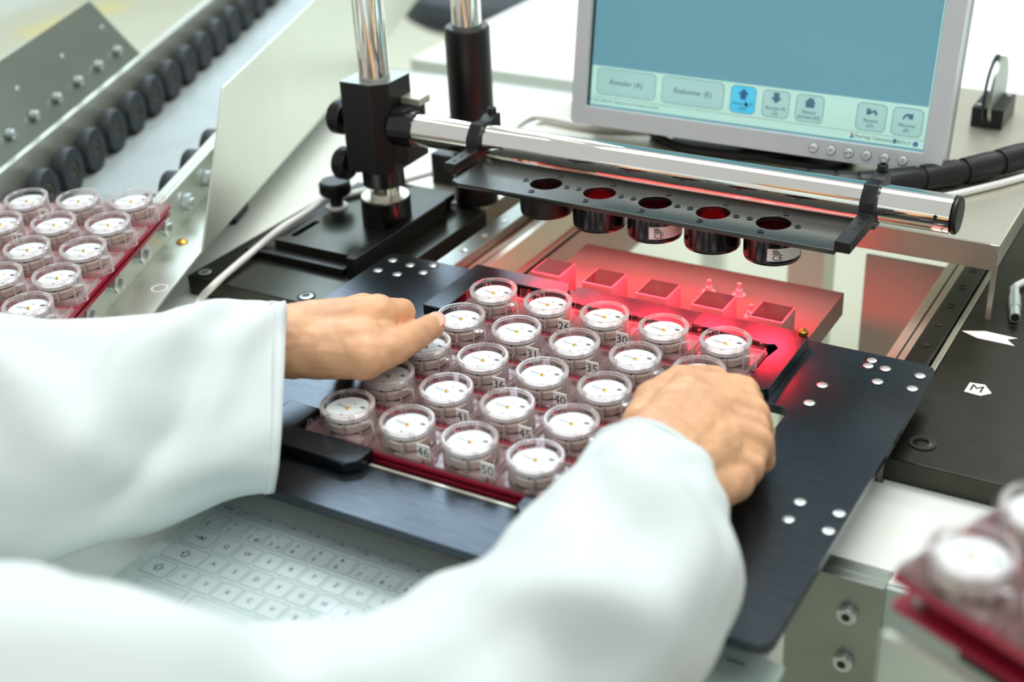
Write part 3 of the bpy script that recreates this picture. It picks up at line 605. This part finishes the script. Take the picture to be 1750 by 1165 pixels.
b = ui(202.8, 228.4, 11.1, 35.8, 'screen_button'); ut('Retour', 3.3, b, 215.6, 20.2); ut('plateau (H)', 3.3, b, 215.6, 15.8); poly_icon(b, [(211.6, 24.4), (219.6, 24.4), (219.6, 29), (220.8, 29), (218.6, 31), (218.6, 33), (217.4, 33), (217.4, 32), (215.6, 33.8), (210.4, 29), (211.6, 29)])
b = ui(257.9, 284.4, 10.8, 35.3, 'screen_button'); ut('Retour', 3.3, b, 271, 20); ut('(O)', 3.3, b, 271, 15.4); poly_icon(b, [(266.6, 25), (270, 25.4), (269, 26.8)]+arc(271, 25.6, 5.2, 60, 0, 5)[::-1][::-1]+[(274.6, 25), (273, 27.6), (270.6, 28.6), (269.6, 28.4), (271, 30), (266.4, 31)])
b = ui(289.3, 316, 10.5, 35.3, 'screen_button'); ut('Mesurer', 3.3, b, 302.6, 20); ut('(P)', 3.3, b, 302.6, 15.4); poly_icon(b, [(298, 25), (299.4, 25), (301, 27.8), (303.4, 28.4), (302.4, 26.4), (307.2, 25.4), (307, 31.6), (305.4, 30), (302, 30.6), (299, 28.6)])
put_text('Pierluigi Casciotta', 3.3, 'ink', scn, (275.4, .3, 5), RX); put_text('BOLO', 3.3, 'ink', scn, (302.4, .3, 4.8), RX); put_text('16.01.2025 08:30:07  Déplacement du plateau terminé.', 2.5, 'ink_soft', scn, (35, .3, 5.4), RX)
Q(yprism(circ(312.4, 4.7, 2.3, 20), .35, .6), 'info_icon', 'screen_deep', scn); put_text('i', 3.6, 'label_white', scn, (312.4, .3, 4.7), RX)
Q(yprism(rrect(292.6, 295.8, 3, 7, .4, 2), .35, .6), 'book_icon', 'screen_icon', scn); Q(yprism(circ(256.4, 6.2, 1.2, 14), .35, .6), 'user_icon', 'screen_orange', scn); Q(yprism(arc(256.4, 3, 1.9, 0, 180, 8), .35, .6), 'user_icon', 'screen_deep', scn)
for i, lab in enumerate(['MENU', 'A/V', '▲/▼', '', 'AUTO', '']):
    x = 225.1+15.95*i; z = -9.5
    q = Q(MB().lathe([(.01, -8.2), (3.2, -8.2), (3.9, -7.4), (4.0, -5.5)], (x, 0, z), 24, 'y', closed=False), 'control_button', 'button', bz)
    Q(MB().lathe([(4.0, -6.1), (4.5, -6.1), (4.5, -5.9), (4.0, -5.9)], (x, 0, z), 24, 'y'), 'button_gap', 'ink_soft', q)
    if lab: put_text(lab, {'MENU': 1.7, 'A/V': 2., '▲/▼': 2., 'AUTO': 1.9}[lab], 'ink', q, (x, -8.3, z), RX)
    elif i == 3: Q(yprism(rrect(x-1.4, x+1.4, z-1, z+1, .3, 2), -8.35, -8.2, holes=[rrect(x-1.1, x+1.1, z-.7, z+.7, .2, 2)]), 'button_mark', 'ink', q)
    else: Q(yprism(circ(x, z, 1.4, 18), -8.35, -8.2, holes=[circ(x, z, 1.05, 18)]), 'button_mark', 'screen_deep', q)
sd = thing('monitor_stand', 'dark low stand under the silver monitor', 'stand', (0, 455, 22))
part(MB().prism(rrect(-90, 90, 405, 520, 30, 8), 22, 27), 'foot', 'black_plastic', sd, bevel=1); part(MB().box(-35, 35, 462, 480, 27, 150), 'column', 'black_plastic', sd, bevel=2)

# ------------------------------------------------------------------ touch keyboard
kb = thing('touch_keyboard', 'flat pale glass touch keyboard in front of the carriage', 'keyboard', (30, -240, TT))
part(MB().prism(rrect(-177, 240, -330, -147, 4), TT, -60), 'glass_panel', 'glass_board', kb, bevel=.5)
kcache = {}
def key(cx, cy, w, h, m):
    k = (round(w, 1), round(h, 1), m)
    if k not in kcache:
        a = MB().prism(rrect(-w/2, w/2, -h/2, h/2, 1.6, 3), 0, .15).mesh('key', (0, 0, 0), 30); a.materials.append(MATS[m])
        b = MB().prism(rrect(-w/2, w/2, -h/2, h/2, 1.6, 3), 0, .22, holes=[rrect(-w/2+.45, w/2-.45, -h/2+.45, h/2-.45, 1.2, 3)]).mesh('key_outline', (0, 0, 0), 30); b.materials.append(MATS['key_line'])
        kcache[k] = (a, b)
    a, b = kcache[k]; o = part(a, 'key', m, kb, at=(cx-30, cy+240, -60-TT)); part(b, 'key_outline', 'key_line', o, at=(0, 0, 0)); return o
kx = -158.8
for i, s_ in enumerate(['Echap']+['F%d' % j for j in range(1, 13)]):
    o = key(-158.8+20.3*i, -170.8, 18.6, 9.6, 'key_face_fn'); put_text(s_, 2.8, 'ink', o, (-4.5 if i else 0, .8, .3))
SH = ['°', '+', '"', '*', 'ç', '%', '&', '/', '(', ')', '=', '?']; AL = ['', '¦', '@', '#', '', '', '', '|', '¢', '', '', '']
for i, s_ in enumerate(KROWS[0][1]):
    o = key(-157.6+18.15*i, -187, 16.6, 16.4, 'key_face'); put_text(s_, 4.2, 'ink', o, (-2.6, -3.6, .3)); put_text(SH[i], 3.4, 'ink', o, (-2.6, 3.8, .3))
    if AL[i]: put_text(AL[i], 3.4, 'ink', o, (4.2, -4, .3))
for x, y, w in ((-154.1, -206.2, 24.6), (-150.3, -225, 32.4), (-156.6, -244, 22)):
    o = key(x, y, w, 16.4, 'key_face')
    ic = MB()
    if y > -210: ic.box(-4, 3, -.35, .35, .15, .3).prism([(0, 2.2), (3.4, 0), (0, -2.2), (0, -1.5), (2, 0), (0, 1.5)], .15, .3).box(3.8, 4.4, -2.4, 2.4, .15, .3)
    else: ic.prism([(-4, 0), (0, 4), (4, 0), (2, 0), (2, -3), (-2, -3), (-2, 0)], .15, .3, holes=[[(-2.9, .4), (0, 3.2), (2.9, .4), (1.4, .4), (1.4, -2.4), (-1.4, -2.4), (-1.4, .4)]])
    part(ic, 'key_symbol', 'ink', o, local=True)
for ri, (x0, y) in enumerate(((-130.6, -206.3), (-126, -225), (-134.5, -244))):
    for i, s_ in enumerate(KROWS[ri+1][1]):
        o = key(x0+18.2*i, y, 16.6, 16.4, 'key_face'); put_text(s_, 4.2, 'ink', o, (0, 0, .3))
o = key(-140, -263, 40, 16.4, 'key_face'); o = key(-60, -263, 110, 16.4, 'key_face')
part(MB().box(207, 219, -158.5, -156.5, -60, -59.8), 'maker_mark', 'screen_icon', kb)

# ------------------------------------------------------------------ person: hands, coat
def swept(segs):
    mb = MB()
    for a, ra, b, rb in segs:
        a = Vector(a); b = Vector(b); d = b-a; L = d.length; t = d.normalized(); u = t.orthogonal().normalized(); w = t.cross(u); n = 18; prof = []
        for k in range(6): q = math.pi/2*(1-k/6); prof.append((-ra*math.sin(q), ra*math.cos(q)))
        for k in range(7): prof.append((L*k/6, ra+(rb-ra)*k/6))
        for k in range(1, 7): q = math.pi/2*k/6; prof.append((L+rb*math.sin(q), rb*math.cos(q)))
        vs = []
        for h_, r_ in prof:
            for i in range(n): g = 2*math.pi*i/n; vs.append(a+t*h_+(u*math.cos(g)+w*math.sin(g))*max(r_, .05))
        m_ = len(prof); fs = [(i*n+k, i*n+(k+1) % n, (i+1)*n+(k+1) % n, (i+1)*n+k) for i in range(m_-1) for k in range(n)]+[tuple(range(n))[::-1], tuple((m_-1)*n+k for k in range(n))]
        mb.add(vs, fs)
    return mb
def ell(mb, c, a, b, d, n=20, k=12):
    c, a, b, d = map(Vector, (c, a, b, d)); vs = []
    for i in range(k+1):
        th = math.pi*i/k; s_ = max(math.sin(th), .01)
        for j in range(n): g = 2*math.pi*j/n; vs.append(c+a*math.cos(th)+(b*math.cos(g)+d*math.sin(g))*s_)
    return mb.add(vs, [(i*n+j, i*n+(j+1) % n, (i+1)*n+(j+1) % n, (i+1)*n+j) for i in range(k) for j in range(n)]+[tuple(range(n))[::-1], tuple(k*n+j for j in range(n))])
def remesh(mb, vox, it, fac=.5):
    me = mb.mesh('tmp', (0, 0, 0)); o = bpy.data.objects.new('tmp', me); C.objects.link(o)
    r = o.modifiers.new('r', 'REMESH'); r.mode = 'VOXEL'; r.voxel_size = vox*S; s_ = o.modifiers.new('s', 'SMOOTH'); s_.iterations = it; s_.factor = fac
    dg = bpy.context.evaluated_depsgraph_get(); out = bpy.data.meshes.new_from_object(o.evaluated_get(dg)); bpy.data.objects.remove(o); return out
lh = [((-230, -200, 40), 31, (-183, -127, 38), 27), ((-183, -127, 41), 28, (-154, -87, 33), 25),
      ((-158, -80, 38), 20, (-122, -30, 34), 17), ((-150, -92, 30), 21, (-112, -62, 28), 20), ((-165, -78, 32), 18, (-138, -22, 27), 17),
      # index: knuckle, down behind the thumb
      ((-122, -33, 35), 13.5, (-117, -4, 26), 11), ((-117, -4, 26), 11, (-131, 8, 4), 9), ((-131, 8, 4), 9, (-136, -2, -9), 8),
      ((-140, -26, 31), 13, (-140, 0, 22), 11), ((-140, 0, 22), 11, (-144, 12, 2), 9), ((-144, 12, 2), 9, (-142, 2, -10), 8),
      ((-152, -38, 28), 12, (-152, -16, 14), 10), ((-152, -16, 14), 10, (-146, -8, -6), 8.5),
      ((-163, -52, 26), 11, (-164, -34, 10), 9), ((-164, -34, 10), 9, (-158, -28, -8), 7.5),
      # thumb
      ((-138, -90, 27), 17, (-104, -70, 26), 17), ((-104, -72, 25), 17, (-96, -55, 24), 14), ((-96, -55, 24), 14, (-94.5, -22, 19.5), 11.3), ((-94.5, -22, 19.5), 11.8, (-95.5, 4, 15.5), 9.8),
      ((-117, -30, 28), 10, (-103, -48, 26), 12)]
rh = [((172, -232, 30), 30, (160, -165, 35), 28), ((160, -165, 35), 28, (146, -112, 36), 26),
      ((140, -108, 38), 24, (130, -40, 33), 18), ((148, -108, 36), 24, (148, -58, 34), 20), ((156, -112, 30), 23, (163, -78, 28), 19),
      ((126, -30, 33), 15, (152, 2, 24), 10.5), ((152, 2, 24), 10.5, (154, 16, 4), 9), ((154, 16, 4), 9, (146, 16, -10), 7.5),
      ((144, -48, 36), 15, (168, -24, 25), 11), ((168, -24, 25), 11, (170, -10, 2), 9.5), ((170, -10, 2), 9.5, (160, -6, -9), 8),
      ((157, -68, 33), 15, (181, -50, 21), 11), ((181, -50, 21), 11, (180, -36, 0), 9), ((180, -36, 0), 9, (170, -30, -9), 8),
      ((165, -86, 27), 14, (184, -70, 15), 10), ((184, -70, 15), 10, (177, -60, -3), 8.5), ((177, -60, -3), 8.5, (168, -54, -10), 7.5),
      ((135, -38, 33), 14, (160, -10, 23), 9.5), ((150, -58, 34), 14, (174, -36, 22), 10), ((160, -76, 29), 14, (182, -60, 17), 10), ((146, -96, 56), 4, (132, -38, 47), 5), ((151, -96, 55), 4, (148, -54, 50), 5), ((160, -98, 48), 4, (162, -74, 44), 5), ((170, -112, 20), 17, (180, -84, 12), 13), ((120, -80, 32), 17, (106, -38, 26), 14), ((106, -38, 26), 13, (106, 2, 20), 11), ((106, 2, 20), 10.5, (122, 26, 14), 8.5)]
parts = [remesh(swept(lh), 1.5, 9), remesh(swept(rh), 1.5, 8)]
tor = swept([((-130, -545, -420), 150, (-130, -545, 60), 135), ((-240, -550, 70), 66, (-20, -550, 70), 66), ((-10, -540, 60), 42, (110, -395, 28), 36), ((110, -395, 28), 36, (160, -300, 25), 36), ((160, -300, 25), 36, (172, -232, 30), 31), ((-250, -520, 80), 45, (-290, -310, 45), 40), ((-290, -310, 45), 40, (-230, -200, 40), 32), ((-130, -560, 150), 55, (-125, -545, 250), 52)])
ell(tor, (-120, -530, 350), (0, 10, 120), (78, 0, 0), (0, 98, 0))
ell(tor, (-120, -425, 345), (0, 0, 22), (12, 0, 0), (0, 16, 0)); ell(tor, (-42, -535, 345), (0, 0, 30), (7, 0, 0), (0, 16, 0)); ell(tor, (-198, -535, 345), (0, 0, 30), (7, 0, 0), (0, 16, 0))
parts.append(remesh(tor, 6, 4))
bmn = bmesh.new()
for me in parts[:2]:
    me.update()
    nr_ = [n_.vector.copy() for n_ in me.vertex_normals]
    for v_, n_ in zip(me.vertices, nr_):
        q_ = v_.co*1000
        v_.co += n_*S*(.9*noise.noise(q_/16)+.45*noise.noise(q_/7+Vector((9, 3, 1)))+.16*noise.noise(q_/2.6))
for me in parts: bmn.from_mesh(me)
body = bpy.data.meshes.new('person'); bmn.to_mesh(body); bmn.free()
off = W(-130, -545, FL)
body.transform(Matrix.Translation(Vector((0, 0, Z0*S))-off))
for p_ in body.polygons: p_.use_smooth = True
body.materials.append(MATS['skin'])
pers = bpy.data.objects.new('person', body); link(pers); pers.location = off; LOC[pers] = Vector((-130, -545, FL))
tag(pers, 'person in a white lab coat gripping the capsule tray with both hands', 'person')
# thumb nail of the left hand
nm = MB(); ell(nm, (-91.0, 4.2, 22.4), (-.6, 8.4, .6), (5.6, .9, -3.6), (.75, .1, 1.15)); part(nm, 'thumb_nail', 'nail', pers, smooth=60)
hm = MB(); ell(hm, (-120, -545, 385), (0, 0, 98), (84, 0, 0), (0, 98, 0)); part(hm, 'hair', 'hair', pers, smooth=60)

def loft(rings, n=72, k=10, amp=2.2, freq=(3., 2.2), seed=0, ex=.8, folds=()):
    """rings: (T, B, half thickness) -> tube through the ellipses; T,B are the ends of the long axis"""
    cs = [((Vector(T)+Vector(B))/2, (Vector(T)-Vector(B))/2, h_) for T, B, h_ in rings]
    cc = smooth_path([c for c, a, h_ in cs], k); aa = smooth_path([a for c, a, h_ in cs], k); hh = [v.x for v in smooth_path([(h_, 0, 0) for c, a, h_ in cs], k)]
    vs = []; m_ = len(cc)
    for i in range(m_):
        t = (cc[min(i+1, m_-1)]-cc[max(i-1, 0)]).normalized(); a = aa[i]; b = a.cross(t).normalized()*hh[i]
        for j in range(n):
            g = 2*math.pi*j/n; ca_, sa_ = math.cos(g), math.sin(g)
            p_ = cc[i]+a*math.copysign(abs(ca_)**ex, ca_)+b*math.copysign(abs(sa_)**ex, sa_)
            nrm = (a.normalized()*ca_+b.normalized()*sa_).normalized()
            d = noise.noise(Vector((ca_*freq[0]+seed, sa_*freq[0], i/m_*freq[1]*3)))*amp*min(1, .35+i/12)
            for (u0, g0, du, dg_, ht, sk) in folds:
                gg = (g-g0-sk*(i/m_-u0)+math.pi) % (2*math.pi)-math.pi
                d += ht*math.exp(-((i/m_-u0)/du)**2-(gg/dg_)**2)
            vs.append(p_+nrm*d)
    return MB().add(vs, [(i*n+j, i*n+(j+1) % n, (i+1)*n+(j+1) % n, (i+1)*n+j) for i in range(m_-1) for j in range(n)]), cc, vs, n
def sleeve(rings, **k):
    mb, cc, vs, n = loft(rings, **k)
    o = part(mb, 'coat_sleeve', 'coat', pers, smooth=80); sol = o.modifiers.new('cloth', 'SOLIDIFY'); sol.thickness = 1.2*S; sol.offset = 0
    hem = MB().add([v for v in vs[n*0:n*3]], [(i*n+j, i*n+(j+1) % n, (i+1)*n+(j+1) % n, (i+1)*n+j) for i in range(2) for j in range(n)])
    h_ = part(hem, 'sleeve_hem', 'coat', o, smooth=80); s2 = h_.modifiers.new('cloth', 'SOLIDIFY'); s2.thickness = 2.6*S; s2.offset = 0
    return o
sleeve([((-166, -80, 51), (-98, -186, -13), 31), ((-208, -146, 62), (-130, -226, -13), 42), ((-253, -210, 78), (-172, -297, -15), 50), ((-292, -252, 100), (-220, -337, -20), 58), ((-320, -350, 110), (-250, -385, -10), 70), ((-270, -500, 170), (-250, -520, 0), 80)], amp=7, freq=(2.2, 2.0), seed=3, ex=.75,
       folds=[(.10, 1.3, .12, .22, 8, 6), (.20, 1.1, .12, .2, 11, 6), (.30, 1.4, .12, .22, 12, 6), (.24, 2.0, .1, .22, -10, 6), (.40, 1.7, .1, .3, 12, -5), (.12, 4.6, .12, .22, 8, -6), (.22, 4.9, .12, .2, 10, -6), (.32, 4.6, .1, .25, 10, -6), (.16, 5.4, .1, .2, -8, -6)])
sleeve([((108, -130, 42), (182, -128, 18), 36), ((112.5, -190, 45), (202, -156, 22), 44), ((117, -262, 55), (224, -203, 8), 56), ((100, -315, 62), (208, -280, -20), 58), ((70, -388, 82), (150, -400, -40), 62), ((25, -452, 145), (95, -500, -30), 74), ((-50, -520, 170), (0, -570, -20), 84)], amp=7, freq=(2.2, 3.4), seed=9, ex=.9,
       folds=[(.24, 1.5, .05, .4, 10, 2), (.32, 1.2, .05, .35, -10, 2), (.42, 1.4, .05, .5, 12, 1), (.52, 1.3, .05, .5, -10, 1), (.62, 1.2, .06, .6, 14, 1), (.75, 1.4, .05, .5, -12, 1), (.3, 4.6, .05, .5, 9, 1), (.45, 4.6, .05, .5, -9, 1)])
mbc, _, _, _ = loft([((-130, -500, 222), (-130, -612, 222), 60), ((-130, -492, 200), (-130, -622, 200), 78), ((-130, -465, 172), (-130, -650, 172), 150), ((-130, -430, 120), (-130, -690, 120), 190), ((-130, -400, 40), (-130, -700, 40), 200), ((-130, -390, -80), (-130, -700, -80), 215), ((-130, -395, -300), (-130, -700, -300), 215), ((-130, -390, -460), (-130, -710, -460), 225)], amp=9, freq=(2, 1.5), seed=5, ex=.9)
part(mbc, 'coat_body', 'coat', pers, smooth=80)

# the two capsule prototypes stand in for no place of their own
def drop(o):
    for ch in list(o.children): drop(ch)
    bpy.data.objects.remove(o)
for o in (proto, proto_post): drop(o)
